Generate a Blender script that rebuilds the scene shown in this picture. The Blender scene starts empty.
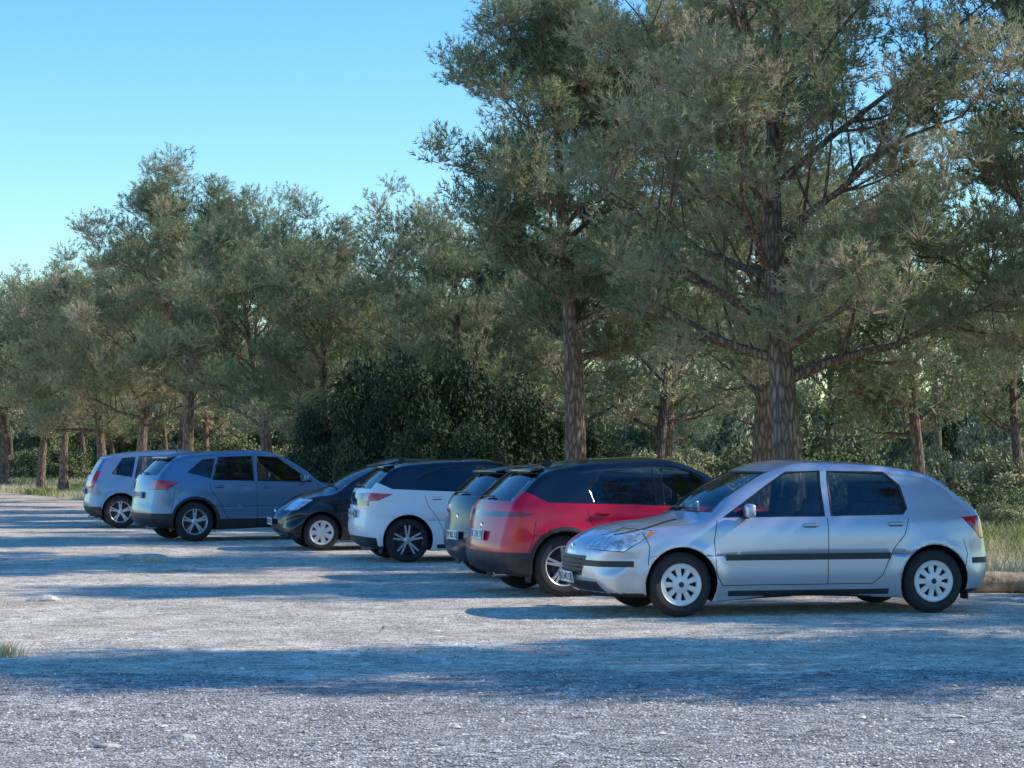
import bpy, bmesh, math, random
import numpy as np
from mathutils import Vector, Matrix
from mathutils.bvhtree import BVHTree
import time
T0=time.time()
scene=bpy.context.scene
F=2300.0; HOR=445.0; CAMH=1.7
SUN_AZ=84.0; SUN_EL=34.0

# ------------------------------------------------------------ material helpers
def newmat(name):
    m=bpy.data.materials.new(name); m.use_nodes=True
    nt=m.node_tree; nt.nodes.clear()
    out=nt.nodes.new('ShaderNodeOutputMaterial')
    return m,nt,out
def N(nt,typ,ins=None,**kw):
    n=nt.nodes.new(typ)
    for k,v in kw.items(): setattr(n,k,v)
    if ins:
        for k,v in ins.items():
            if hasattr(v,'is_linked') or isinstance(v,bpy.types.NodeSocket): nt.links.new(v,n.inputs[k])
            else: n.inputs[k].default_value=v
    return n
def C4(c): return (c[0],c[1],c[2],1.0)
def ramp(nt,fac,stops,interp='LINEAR'):
    r=nt.nodes.new('ShaderNodeValToRGB'); r.color_ramp.interpolation=interp
    els=r.color_ramp.elements
    while len(els)<len(stops): els.new(0.5)
    for e,(p,c) in zip(els,stops):
        e.position=p; e.color=C4(c) if len(c)==3 else c
    nt.links.new(fac,r.inputs[0]); return r.outputs[0]
def mix(nt,fac,a,b,mode='MIX'):
    n=nt.nodes.new('ShaderNodeMix'); n.data_type='RGBA'; n.blend_type=mode
    for s,v in ((n.inputs[0],fac),(n.inputs[6],a),(n.inputs[7],b)):
        if isinstance(v,bpy.types.NodeSocket): nt.links.new(v,s)
        elif isinstance(v,(int,float)): s.default_value=v
        else: s.default_value=C4(v)
    return n.outputs[2]
def noise(nt,vec,scale,detail=4,rough=.55):
    n=N(nt,'ShaderNodeTexNoise',{'Scale':scale,'Detail':detail,'Roughness':rough})
    if vec is not None: nt.links.new(vec,n.inputs['Vector'])
    return n.outputs[0]
def simple(name,base,rough=.5,metal=0.,coat=0.,var=0.,vscale=8,emit=None,bump=0):
    m,nt,out=newmat(name)
    p=N(nt,'ShaderNodeBsdfPrincipled',{'Base Color':C4(base),'Roughness':rough,'Metallic':metal,'Coat Weight':coat,'Coat Roughness':.04})
    if var>0 or bump>0: tc=N(nt,'ShaderNodeTexCoord').outputs['Object']
    if var>0:
        nz=noise(nt,tc,vscale,3)
        c=ramp(nt,nz,[(.3,[x*(1-var) for x in base]),(.7,[min(1,x*(1+var)) for x in base])])
        nt.links.new(c,p.inputs['Base Color'])
    if bump>0:
        b=N(nt,'ShaderNodeBump',{'Strength':bump,'Distance':.02,'Height':noise(nt,tc,vscale*3,4)})
        nt.links.new(b.outputs[0],p.inputs['Normal'])
    nt.links.new(p.outputs[0],out.inputs[0]); return m
def paint(name,base,metal=.5,rough=.32,dust=.35,coat=.6,spec=.5):
    m,nt,out=newmat(name)
    tc=N(nt,'ShaderNodeTexCoord').outputs['Object']
    sep=N(nt,'ShaderNodeSeparateXYZ',{'Vector':tc})
    lo=N(nt,'ShaderNodeMapRange',{'Value':sep.outputs[2],'From Min':.2,'From Max':.65,'To Min':1.,'To Max':.04}).outputs[0]
    nz=noise(nt,tc,5,3,.6)
    nr=N(nt,'ShaderNodeMapRange',{'Value':nz,'From Min':.35,'From Max':.7,'To Min':.0,'To Max':dust}).outputs[0]
    f=N(nt,'ShaderNodeMath',{0:lo,1:nr},operation='MULTIPLY').outputs[0]
    col=mix(nt,f,base,(.36,.31,.25))
    ro=N(nt,'ShaderNodeMapRange',{'Value':f,'From Min':0.,'From Max':.5,'To Min':rough,'To Max':.75}).outputs[0]
    p=N(nt,'ShaderNodeBsdfPrincipled',{'Base Color':col,'Roughness':ro,'Metallic':metal,'Coat Weight':coat,'Coat Roughness':.03,'Specular IOR Level':spec})
    nt.links.new(p.outputs[0],out.inputs[0]); return m
def glassmat(name,tint=(.35,.4,.4)):
    m,nt,out=newmat(name)
    tr=N(nt,'ShaderNodeBsdfTransparent',{'Color':C4(tint)})
    gl=N(nt,'ShaderNodeBsdfGlossy',{'Color':(.95,.97,1,1),'Roughness':.03})
    fr=N(nt,'ShaderNodeFresnel',{'IOR':1.65})
    mx=N(nt,'ShaderNodeMixShader',{0:fr.outputs[0],1:tr.outputs[0],2:gl.outputs[0]})
    nt.links.new(mx.outputs[0],out.inputs[0]); return m

M_black=simple('black_plastic',(.022,.022,.024),.5,var=.3)
M_gloss=simple('gloss_black_trim',(.008,.008,.009),.08,coat=.5)
M_gap=simple('panel_gap',(.006,.006,.006),.8)
M_int=simple('cabin_trim',(.035,.035,.038),.85,var=.3)
M_seat=simple('seat_fabric',(.19,.19,.20),.95,var=.3)
M_chrome=simple('chrome',(.75,.75,.76),.12,metal=1.)
M_tyre=simple('tyre_rubber',(.028,.027,.026),.85,var=.35,vscale=20)
M_alloy=simple('alloy_silver',(.66,.67,.68),.3,metal=.6,var=.12)
M_alloyd=simple('alloy_dark',(.03,.03,.032),.3,metal=.3)
M_hub=simple('hubcap_silver',(.70,.70,.69),.4,metal=.2,var=.1)
M_disc=simple('brake_disc',(.05,.048,.045),.5,metal=.5)
M_red=simple('tail_lens',(.60,.010,.01),.12,coat=1.,var=.25,vscale=30)
M_redd=simple('tail_lens_dark',(.16,.004,.008),.1,coat=.4,var=.3,vscale=30)
M_lamp=simple('head_lens',(.62,.70,.70),.10,metal=.5,coat=1.,var=.6,vscale=16)
M_amber=simple('amber_lens',(.6,.2,.02),.2,coat=1.)
M_plate=simple('plate_white',(.75,.76,.74),.35)
M_blue=simple('plate_blue',(.02,.06,.4),.4)
M_ink=simple('plate_ink',(.01,.01,.01),.5)
M_glass=glassmat('window_glass',(.62,.67,.66))
M_glassd=glassmat('privacy_glass',(.12,.14,.14))

# ------------------------------------------------------------ mesh helpers
def np_mesh(name,V,Fa):
    me=bpy.data.meshes.new(name); k=Fa.shape[1]
    me.vertices.add(len(V)); me.vertices.foreach_set('co',np.ascontiguousarray(V,dtype=np.float32).ravel())
    me.loops.add(Fa.size); me.loops.foreach_set('vertex_index',np.ascontiguousarray(Fa,dtype=np.int32).ravel())
    me.polygons.add(len(Fa)); me.polygons.foreach_set('loop_start',np.arange(0,Fa.size,k,dtype=np.int32))
    me.update(calc_edges=True); return me
def addobj(name,me,parent=None,loc=(0,0,0),rot=(0,0,0),sc=(1,1,1)):
    o=bpy.data.objects.new(name,me); scene.collection.objects.link(o)
    o.location=loc; o.rotation_euler=rot; o.scale=sc
    if parent: o.parent=parent
    return o
def empty(name,loc=(0,0,0),rz=0):
    o=bpy.data.objects.new(name,None); scene.collection.objects.link(o); o.location=loc; o.rotation_euler=(0,0,rz)
    o.empty_display_size=.2
    return o
def gnd(px,py):
    D=F*CAMH/(py-HOR); return ((px-512)*D/F,D)

# ------------------------------------------------------------ car body
def closed_curve(K,step):
    K=np.array(K,float); n=len(K)
    h=np.linalg.norm(np.roll(K,-1,0)[:,:2]-K[:,:2],axis=1)
    hp=np.roll(h,1)
    dn=(np.roll(K,-1,0)-K)/h[:,None]; dp=np.roll(dn,1,0)
    m=(dn*hp[:,None]+dp*h[:,None])/(h+hp)[:,None]
    out=[]
    for i in range(n):
        j=(i+1)%n; c=max(2,int(math.ceil(h[i]/step)))
        for q in range(c):
            t=q/c; t2=t*t; t3=t2*t
            out.append((2*t3-3*t2+1)*K[i]+(t3-2*t2+t)*h[i]*m[i]+(-2*t3+3*t2)*K[j]+(t3-t2)*h[i]*m[j])
    return np.array(out)

def car_keys(s):
    xr,xf,H,zb=s['xr'],s['xf'],s['H'],s['zb']
    tx,tz=s['tail']; rx,rz=s['roofr']; wx=s['wtop']; cx,cz=s['cowl']; hz=s['hoodf']; fr=s.get('fr',1.)
    K=[(xr+.12,zb+.05,.03,.16,.15),(xr+.03,.37,.05,.20,.26),(xr,.53,.06,.21,.30),(xr+.03,.68,.06,.19,.28),
       (tx,tz-.10,.055,.14,.20),(tx+.05,tz+.02,.05,.10,.14)]
    mx,mz=(tx+.05+rx)/2,(tz+.02+rz)/2; L=math.hypot(rx-tx-.05,rz-tz-.02); nx,nz=-(rz-tz-.02)/L,(rx-tx-.05)/L
    K+=[(mx+nx*.025,mz+nz*.025,.05,.07,.09),(rx-.02,rz-.012,.04,.07,.07),(rx+.10,rz+.018,.03,.09,.08)]
    rm=(rx+wx)/2
    K+=[((rx+rm)/2,H-(H-rz)*.30,.03,.11,.10),(rm+.05,H,.03,.11,.10),(wx-.22,H-.018,.035,.10,.09),(wx,H-.085,.05,.08,.08)]
    mx,mz=(wx+cx)/2,(H-.085+cz)/2
    K+=[(mx+.018,mz+.028,.08,.06,.07),(cx,cz,.09,.07,.08),(cx+.16,cz-.04,.06,.10,.11)]
    hx=xf-.20
    K+=[((cx+.16+hx)/2,(cz-.04+hz)/2+.030,.05,.12,.14),(hx,hz,.08,.17*fr,.22),(xf-.06,hz-.10,.12*fr,.24*fr,.34),
        (xf,.52,.14*fr,.27*fr,.40),(xf-.01,.36,.13*fr,.25*fr,.36),(xf-.12,zb+.04,.06,.16,.18),
        (xf-.6,zb,.0,.05,.06),(0,zb,.0,.05,.06),(xr+.6,zb,.0,.05,.06)]
    return K

def make_Sb(s):
    hw,bz,bs,xr,xf=s['hw'],s['bz'],s['bs'],s['xr'],s['xf']; tum=s.get('tum',.30); ax=s['ax']; zb=s['zb']; R=s['R']
    def Sb(x,z):
        b=bz+bs*x
        W=hw*(1-.07*np.clip((x-.7)/(xf-.7),0,1)**2-.06*np.clip((-.7-x)/(-.7-xr),0,1)**2)
        y=W-.055*np.clip((.44-z)/.26,0,1)**1.6-.035*np.clip((z-.64)/(b-.64),0,1.)**2
        k=.012; a=np.clip((z-b)/k,-30,30); sp=k*np.log1p(np.exp(a))
        y=y-tum*sp-.14*sp**2-.014/(1+np.exp(-a))
        for xa in (ax,-ax):
            r=np.hypot(x-xa,z-R); y=y+.018*np.exp(-((r-(R+.06))/.07)**2)*(z<b)
        zc=s.get('crease',b-.14)
        y=y+s.get('cr',.010)*np.exp(-((z-zc-0.03*x)/s.get('crw',.03))**2)*np.clip((1.75-np.abs(x))/.3,0,1)
        return y
    return Sb

def build_surface(s,step):
    S=closed_curve(car_keys(s),step); Sb=make_Sb(s)
    C=S[:,:2]; T=np.roll(C,-1,0)-np.roll(C,1,0); T/=np.linalg.norm(T,axis=1)[:,None]
    n=np.stack([-T[:,1],T[:,0]],1)
    for _ in range(3): n=(np.roll(n,1,0)+2*n+np.roll(n,-1,0)); n/=np.linalg.norm(n,axis=1)[:,None]
    bow,ry,rd=S[:,2],S[:,3],S[:,4]
    E=C-n*bow[:,None]
    sp=np.stack([np.clip(E[:,0],s['xr']+.6,s['xf']-.6),np.full(len(E),.60)],1)
    D=sp-E; L=np.linalg.norm(D,axis=1); U=D/L[:,None]; rd=np.minimum(rd,.85*L)
    w=Sb(E[:,0],E[:,1])-ry
    nphi=8; nl=12; rings=[]
    for k in range(nphi+1):
        ph=k/nphi*math.pi/2; P=E+U*(rd*(1-math.cos(ph)))[:,None]
        rings.append((P,Sb(P[:,0],P[:,1])-ry*(1-math.sin(ph))))
    for k in range(1,nl+1):
        d=rd+(L-rd)*k/nl; P=E+U*d[:,None]; rings.append((P,Sb(P[:,0],P[:,1])))
    V=[];Fc=[];ns=len(E); base=0
    for sg in (1,-1):
        for P,y in rings: V.append(np.stack([P[:,0],sg*y,P[:,1]],1))
        i=np.arange(ns); j=(i+1)%ns
        for k in range(len(rings)-1):
            a=base+k*ns; b=a+ns; Fc.append(np.stack([a+i,a+j,b+j,b+i],1))
        base+=ns*len(rings)
    nv=16
    for c in range(nv+1):
        v=-1+2*c/nv; P=E+n*(bow*(1-v*v))[:,None]; V.append(np.stack([P[:,0],v*w,P[:,1]],1))
    for c in range(nv):
        a=base+c*ns; b=a+ns; i=np.arange(ns); j=(i+1)%ns; Fc.append(np.stack([a+i,a+j,b+j,b+i],1))
    V=np.concatenate(V); Fc=np.concatenate(Fc)
    me=np_mesh('tmp',V,Fc); bm=bmesh.new(); bm.from_mesh(me); bpy.data.meshes.remove(me)
    bmesh.ops.remove_doubles(bm,verts=bm.verts,dist=2e-4)
    bmesh.ops.dissolve_degenerate(bm,edges=bm.edges,dist=1e-4)
    bmesh.ops.recalc_face_normals(bm,faces=bm.faces)
    return bm,Sb

def punch(bm,axis,poly,cond=None,extra=()):
    ia,ib={'y':(0,2),'x':(1,2),'z':(0,1)}[axis]
    ar=sum(poly[i][0]*poly[(i+1)%len(poly)][1]-poly[(i+1)%len(poly)][0]*poly[i][1] for i in range(len(poly)))
    if ar<0: poly=poly[::-1]
    a0=min(p[0] for p in poly)-.09;a1=max(p[0] for p in poly)+.09;b0=min(p[1] for p in poly)-.09;b1=max(p[1] for p in poly)+.09
    fs=[]
    for f in bm.faces:
        c=f.calc_center_median()
        if a0<c[ia]<a1 and b0<c[ib]<b1 and (cond is None or cond(c)): fs.append(f)
    planes=[]
    for i in range(len(poly)):
        p=poly[i];q=poly[(i+1)%len(poly)]
        no=Vector((0,0,0)); no[ia]=q[1]-p[1]; no[ib]=-(q[0]-p[0]); no.normalize()
        co=Vector((0,0,0)); co[ia]=p[0]; co[ib]=p[1]; planes.append((co,no))
    planes+=list(extra)
    for co,no in planes:
        inside=[];cross=[]
        for f in fs:
            ds=[(v.co-co).dot(no) for v in f.verts]
            if max(ds)<=1e-6: inside.append(f)
            elif min(ds)>=-1e-6: continue
            else: cross.append(f)
        if cross:
            g=set(cross)
            for f in cross: g.update(f.edges); g.update(f.verts)
            r=bmesh.ops.bisect_plane(bm,geom=list(g),dist=1e-6,plane_co=co,plane_no=no)
            for x in r['geom']:
                if isinstance(x,bmesh.types.BMFace) and (x.calc_center_median()-co).dot(no)<0: inside.append(x)
        fs=inside
        if not fs: break
    return fs
def grow(poly,d):
    cx=sum(p[0] for p in poly)/len(poly); cy=sum(p[1] for p in poly)/len(poly)
    o=[]
    for p in poly:
        l=math.hypot(p[0]-cx,p[1]-cy); o.append((p[0]+(p[0]-cx)/l*d,p[1]+(p[1]-cy)/l*d))
    return o
def circ(x,z,r,n=30): return [(x+r*math.cos(2*math.pi*i/n),z+r*math.sin(2*math.pi*i/n)) for i in range(n)]

def rbox(bm,size,loc,bev=.02,mi=0,rot=None,seg=2,taper=None):
    r=bmesh.ops.create_cube(bm,size=1.0); vs=r['verts']
    for v in vs:
        c=v.co
        if taper and c.z>0: c.x*=taper[0]; c.y*=taper[1]
        v.co=Vector((c.x*size[0],c.y*size[1],c.z*size[2]))
    es=set(e for v in vs for e in v.link_edges)
    rb=bmesh.ops.bevel(bm,geom=list(es),offset=bev,segments=seg,affect='EDGES',profile=.5)
    allv=set(rb['verts'])|set(v for v in vs if v.is_valid)
    fs=set(f for v in allv for f in v.link_faces)
    for f in fs: f.material_index=mi; f.smooth=True
    M=Matrix.Translation(loc)@(rot if rot else Matrix.Identity(4))
    for v in set(v for f in fs for v in f.verts): v.co=M@v.co
def lathe(bm,prof,mi,seg=40,a0=0,a1=2*math.pi,M=None):
    closed=abs(a1-a0-2*math.pi)<1e-6; rows=[]
    n=seg if closed else seg+1
    for i in range(n):
        a=a0+(a1-a0)*i/seg
        row=[]
        for y,r in prof:
            c=Vector((r*math.cos(a),y,r*math.sin(a)))
            row.append(bm.verts.new(M@c if M else c))
        rows.append(row)
    for i in range(seg):
        A=rows[i];B=rows[(i+1)%n]
        for k in range(len(prof)-1):
            f=bm.faces.new((A[k],B[k],B[k+1],A[k+1])); f.material_index=mi; f.smooth=True
def finish(bm,name,mats,parent,sharp=38,loc=(0,0,0),rot=(0,0,0),recalc=True):
    if recalc: bmesh.ops.recalc_face_normals(bm,faces=bm.faces)
    me=bpy.data.meshes.new(name); bm.to_mesh(me); bm.free()
    for m in mats: me.materials.append(m)
    me.set_sharp_from_angle(angle=math.radians(sharp))
    return addobj(name,me,parent,loc,rot)

def make_wheel(R,rr,kind):
    bm=bmesh.new(); w=.10
    lathe(bm,[(-.085,rr),(-w,rr+.02),(-w,R-.05),(-w+.012,R-.022),(-w+.03,R-.006),(-.05,R),(.05,R),(w-.03,R-.006),(w-.012,R-.022),(w,R-.05),(w+.004,(R+rr)/2),(w,rr+.02),(.088,rr)],0,48)
    lathe(bm,[(.088,rr+.004),(.094,rr-.003),(.088,rr-.012),(.06,rr-.02),(-.08,rr-.03)],1 if kind!='twotone' else 2,48)
    lathe(bm,[(.015,rr-.03),(.012,.05),(.02,.0005)],3,32)
    lathe(bm,[(.035,rr*.62),(.037,rr*.6),(.037,.07),(.03,.0005)],4,32)
    def spoke(a,r0,r1,w0,w1,y0,y1,th,m):
        pts=[(r0,-w0),(r1,-w1),(r1,w1),(r0,w0)]
        ca,sa=math.cos(a),math.sin(a); vs=[]
        for dy,k in ((0,1),(-th,1.25)):
            for i,(r,t) in enumerate(pts):
                yy=(y0 if r==r0 else y1)+dy; t2=t*k
                vs.append(bm.verts.new(Vector((r*ca-t2*sa,yy,r*sa+t2*ca))))
        for q in ((0,1,2,3),(7,6,5,4),(0,4,5,1),(1,5,6,2),(2,6,7,3),(3,7,4,0)):
            f=bm.faces.new([vs[i] for i in q]); f.material_index=m
    if kind=='hub8':
        n=9
        for i in range(n): spoke(2*math.pi*i/n,.075,rr-.02,.019,.030,.088,.083,.02,1)
        lathe(bm,[(.083,rr-.004),(.09,rr-.012),(.087,rr-.045),(.07,rr-.052)],1,48)
        lathe(bm,[(.06,.092),(.088,.086),(.095,.06),(.097,.03),(.099,.0005)],1,36)
        lathe(bm,[(.0985,.028),(.102,.022),(.103,.0005)],4,24)
    elif kind=='hub6':
        n=7
        for i in range(n): spoke(2*math.pi*i/n,.06,rr-.02,.028,.040,.088,.083,.02,1)
        lathe(bm,[(.083,rr-.004),(.09,rr-.012),(.087,rr-.03),(.07,rr-.036)],1,48)
        lathe(bm,[(.06,.085),(.088,.08),(.095,.05),(.097,.0005)],1,36)
    elif kind=='five':
        n=5
        for i in range(n):
            a=2*math.pi*i/n+.3
            spoke(a-.13,.04,rr-.008,.016,.013,.075,.086,.03,1); spoke(a+.13,.04,rr-.008,.016,.013,.075,.086,.03,1)
        lathe(bm,[(.04,.06),(.076,.055),(.082,.03),(.082,.0005)],1,30)
    elif kind=='twotone':
        n=5
        for i in range(n):
            a=2*math.pi*i/n+.3
            spoke(a-.17,.04,rr-.006,.012,.013,.076,.09,.03,1); spoke(a+.17,.04,rr-.006,.012,.013,.076,.09,.03,1)
            spoke(a,.05,rr-.012,.02,.03,.055,.06,.02,2)
        lathe(bm,[(.04,.055),(.078,.05),(.084,.03),(.084,.0005)],1,30)
    bmesh.ops.recalc_face_normals(bm,faces=bm.faces)
    me=bpy.data.meshes.new('wheel'); bm.to_mesh(me); bm.free()
    for m in (M_tyre,M_hub if kind.startswith('hub') else M_alloy,M_alloyd,M_black,M_disc): me.materials.append(m)
    me.set_sharp_from_angle(angle=math.radians(30)); return me

def ellip(bm,loc,size,mi,sub=3):
    r=bmesh.ops.create_icosphere(bm,subdivisions=sub,radius=1)
    for v in r['verts']: v.co=Vector((v.co.x*size[0],v.co.y*size[1],v.co.z*size[2]))+Vector(loc)
    for f in set(f for v in r['verts'] for f in v.link_faces): f.material_index=mi; f.smooth=True

def build_car(s):
    parent=empty('parked_car')
    bm,Sb=build_surface(s,s.get('step',.045))
    bvh=BVHTree.FromBMesh(bm)
    def side(x,z,sg):
        h=bvh.ray_cast(Vector((x,sg*2,z)),Vector((0,-sg,0))); return h[0].y if h[0] else sg*s['hw']
    def endx(y,z,sg):
        h=bvh.ray_cast(Vector((sg*4,y,z)),Vector((-sg,0,0)))
        return (h[0],h[1]) if h[0] else (Vector((sg*2,y,z)),Vector((sg,0,0)))
    b=lambda x:s['bz']+s['bs']*x
    H,hw,ax,R,zb=s['H'],s['hw'],s['ax'],s['R'],s['zb']
    gb=bm.copy(); gb.normal_update()
    for v in gb.verts: v.co-=v.normal*.012
    rmv=[f for f in gb.faces if f.calc_center_median().z<b(f.calc_center_median().x)-.06 or (f.calc_center_median().x>s['cowl'][0]+.25) ]
    bmesh.ops.delete(gb,geom=rmv,context='FACES')
    for f in gb.faces:
        f.smooth=True; f.material_index=1 if (f.calc_center_median().x<s.get('priv',-9)) else 0
    finish(gb,'glass',[M_glass,M_glassd],parent,60)
    mats=[s['paint'],M_black,M_chrome,M_red,M_lamp,M_gloss,M_gap,s.get('roofpaint',s['paint']),M_redd,M_amber,M_int]
    MI=dict(paint=0,black=1,chrome=2,red=3,lamp=4,gloss=5,gap=6,roof=7,redd=8,amber=9)
    for f in bm.faces: f.smooth=True
    bm.normal_update()
    for f in bm.faces:
        if f.normal.z<-.6 and f.calc_center_median().z<zb+.05: f.material_index=1
    if 'roofpaint' in s:
        x0=s['tail'][0]-.1; xk=s.get('roofx',x0)
        for sg in (1,-1):
            for f in punch(bm,'y',[(xk-.25,b(xk)+.03+s.get('rl',0)),(s['cowl'][0]+.02,b(s['cowl'][0])+.03),(s['cowl'][0]+.02,H+.2),(x0,H+.2),(x0,H-.2)],cond=lambda c:c.y*sg>=-.001): f.material_index=7
    def seam(pts,w=.008,m='gap'):
        for i in range(len(pts)-1):
            p=Vector(pts[i]);q=Vector(pts[i+1]); d=(q-p); L=d.length
            if L<1e-5: continue
            d/=L; nn=Vector((-d.y,d.x))*w/2; e=d*w*.3
            pl=[tuple(p-e+nn),tuple(q+e+nn),tuple(q+e-nn),tuple(p-e-nn)]
            for sg in (1,-1):
                for f in punch(bm,'y',pl,cond=lambda c:c.y*sg>.3): f.material_index=MI[m]
    for op in s['ops']:
        k,mn,axis,poly=op[:4]; lim=op[4] if len(op)>4 else {}
        polys=[(mn,poly)]
        if mn in ('lamp','red','redd') : polys=[('gap',grow(poly,.010)),(mn,poly)]
        for mn2,poly2 in polys:
            if axis=='y':
                ymin=lim.get('ymin',.3)
                for sg in (1,-1):
                    ex=[(Vector((0,sg*ymin,0)),Vector((0,-sg,0)))]
                    for f in punch(bm,'y',poly2,cond=lambda c:c.y*sg>ymin-.08,extra=ex): f.material_index=MI[mn2]
            else:
                sgx=lim['end']; xl=lim['x']
                ex=[(Vector((xl,0,0)),Vector((-sgx,0,0)))]
                for f in punch(bm,'x',poly2,cond=lambda c:c.x*sgx>xl*sgx-.1,extra=ex): f.material_index=MI[mn2]
    for sm in s['seams']: seam(sm)
    def wid(x,z): return float(Sb(np.array([x]),np.array([z]))[0])
    cz=s['cowl'][1]; zt=H-.115; zl=cz+.035
    wl=wid(s['cowl'][0]-.1,zl)-.10; wt=wid(s['wtop'],zt)-.125
    ws=[(-wl,zl),(wl,zl),(wt,zt),(-wt,zt)]
    cf=lambda c:c.x>s['wtop']-.25
    for f in punch(bm,'x',grow(ws,.03),cond=cf,extra=[(Vector((s['wtop']-.2,0,0)),Vector((-1,0,0)))]): f.material_index=5
    bmesh.ops.delete(bm,geom=punch(bm,'x',ws,cond=cf),context='FACES')
    tx,tz=s['tail']; rx,rz=s['roofr']
    zl=tz+.05; zt=rz-.045; wl=wid(tx+.1,zl)-.17; wt=wid(rx,zt)-.16
    rw=[(-wl,zl),(wl,zl),(wt,zt),(-wt,zt)]
    cr=lambda c:c.x<rx+.25
    for f in punch(bm,'x',grow(rw,.03),cond=cr,extra=[(Vector((rx+.2,0,0)),Vector((1,0,0)))]): f.material_index=5
    bmesh.ops.delete(bm,geom=punch(bm,'x',rw,cond=cr),context='FACES')
    for w in s['win']:
        for sg in (1,-1):
            for f in punch(bm,'y',grow(w,.024),cond=lambda c:c.y*sg>.2): f.material_index=MI[s.get('winframe','gloss')]
    for w in s['win']:
        for sg in (1,-1):
            bmesh.ops.delete(bm,geom=punch(bm,'y',w,cond=lambda c:c.y*sg>.2),context='FACES')
    for xa in (ax,-ax):
        if s.get('clad'):
            for sg in (1,-1):
                for f in punch(bm,'y',circ(xa,R,R+.10,28),cond=lambda c:c.y*sg>.5): f.material_index=1
        for sg in (1,-1):
            bmesh.ops.delete(bm,geom=punch(bm,'y',circ(xa,R+.005,R+.045,32),cond=lambda c:c.y*sg>.5),context='FACES')
    o=finish(bm,'body',mats,parent,34,recalc=False)
    sol=o.modifiers.new('thick','SOLIDIFY'); sol.thickness=.022; sol.offset=-1; sol.material_offset=20; sol.material_offset_rim=20
    bw=bmesh.new()
    for xa in (ax,-ax):
        for sg in (1,-1):
            lathe(bw,[(sg*(hw-.055),R+.05),(sg*(hw-.36),R+.05),(sg*(hw-.36),.001)],0,24,math.radians(-12),math.radians(192),Matrix.Translation((xa,0,R)))
    finish(bw,'wheel_wells',[M_gap],parent)
    wm=make_wheel(R,s['rr'],s['wheel'])
    for xa in (ax,-ax):
        for sg in (1,-1):
            wo=addobj('wheel',wm,parent,(xa,sg*(hw-.125),R),(0,0,0 if sg>0 else math.pi)); 
    bi=bmesh.new(); bx=s.get('seatx',.1)
    rbox(bi,(.42,hw*1.6,.22),(s['cowl'][0]-.38,0,b(.8)-.16),.06,0)
    rbox(bi,(2.3,hw*1.7,.06),(-.2,0,zb+.10),.02,0)
    for sy in (.36,-.36):
        rbox(bi,(.52,.48,.16),(bx+.1,sy,zb+.32),.05,1)
        rbox(bi,(.14,.46,.62),(bx-.24,sy,zb+.66),.05,1,Matrix.Rotation(math.radians(-14),4,'Y'),taper=(.8,.75))
        rbox(bi,(.10,.26,.17),(bx-.34,sy,zb+1.045),.04,1,Matrix.Rotation(math.radians(-10),4,'Y'))
        rbox(bi,(.10,.24,.14),(bx-1.22,sy*1.05,zb+.99),.04,1)
    rbox(bi,(.5,hw*1.45,.16),(bx-.75,0,zb+.30),.05,1)
    rbox(bi,(.14,hw*1.40,.56),(bx-1.12,0,zb+.62),.05,1,Matrix.Rotation(math.radians(-16),4,'Y'))
    r=.185; Mx=Matrix.Translation((s['cowl'][0]-.62,.36,b(.8)-.06))@Matrix.Rotation(math.radians(62),4,'Y')
    ringv=[]
    for i in range(24):
        a=2*math.pi*i/24; row=[]
        for j in range(6):
            c=2*math.pi*j/6; rr=r+.014*math.cos(c); row.append(bi.verts.new(Mx@Vector((rr*math.cos(a),rr*math.sin(a),.014*math.sin(c)))))
        ringv.append(row)
    for i in range(24):
        for j in range(6):
            f=bi.faces.new((ringv[i][j],ringv[(i+1)%24][j],ringv[(i+1)%24][(j+1)%6],ringv[i][(j+1)%6])); f.material_index=0
    finish(bi,'interior',[M_int,M_seat],parent)
    bd=bmesh.new()
    for sg in (1,-1):
        mx,mz=s['mirror']; y=side(mx,mz-.02,sg)
        rbox(bd,(.10,.20,.135),(mx,y+sg*.13,mz+.05),.035,s.get('mirmat',0),Matrix.Rotation(sg*math.radians(-8),4,'Z'),3)
        rbox(bd,(.06,.12,.035),(mx+.01,y+sg*.02,mz-.015),.012,1)
        for hx,hz in s['handles']:
            y=side(hx,hz,sg)
            rbox(bd,(.17,.028,.030),(hx,y+sg*.022,hz),.011,s.get('hmat',0),None,2)
            rbox(bd,(.13,.010,.045),(hx+.01,y+sg*.002,hz-.004),.004,1)
        if s.get('strip'):
            x0,x1,z0,z1=s['strip']; n=24
            rows=[]
            for i in range(n+1):
                x=x0+(x1-x0)*i/n; row=[]
                for z,of in ((z0,.0),(z0+.006,.011),(z1-.006,.011),(z1,.0)): row.append(bd.verts.new(Vector((x,side(x,z,sg)+sg*of,z))))
                rows.append(row)
            for i in range(n):
                if s.get('stripgap') and any(abs(x0+(x1-x0)*(i+.5)/n-g)<.02 for g in s['stripgap']): continue
                for k in range(3):
                    f=bd.faces.new((rows[i][k],rows[i+1][k],rows[i+1][k+1],rows[i][k+1])); f.material_index=1
    hh=bvh.ray_cast(Vector((s['roofr'][0]+.25,0,3)),Vector((0,0,-1)))[0]
    if s.get('ant','rod')=='rod':
        rbox(bd,(.012,.012,.26),(hh.x-.09,0,hh.z+.11),.003,1,Matrix.Rotation(math.radians(-38),4,'Y'))
    else:
        rbox(bd,(.16,.035,.06),(hh.x,0,hh.z+.02),.015,1,None,2,(.4,.5))
    p,nn=endx(-.05,s['tail'][1]+.09,-1)
    rbox(bd,(.02,.42,.02),(p.x-.015,.12,p.z),.006,1)
    for y0 in (.1,-.45):
        p,nn=endx(y0+.2,cz+.06,1); rbox(bd,(.02,.5,.015),(p.x+.012,y0+.15,p.z+.005),.005,1)
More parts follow.
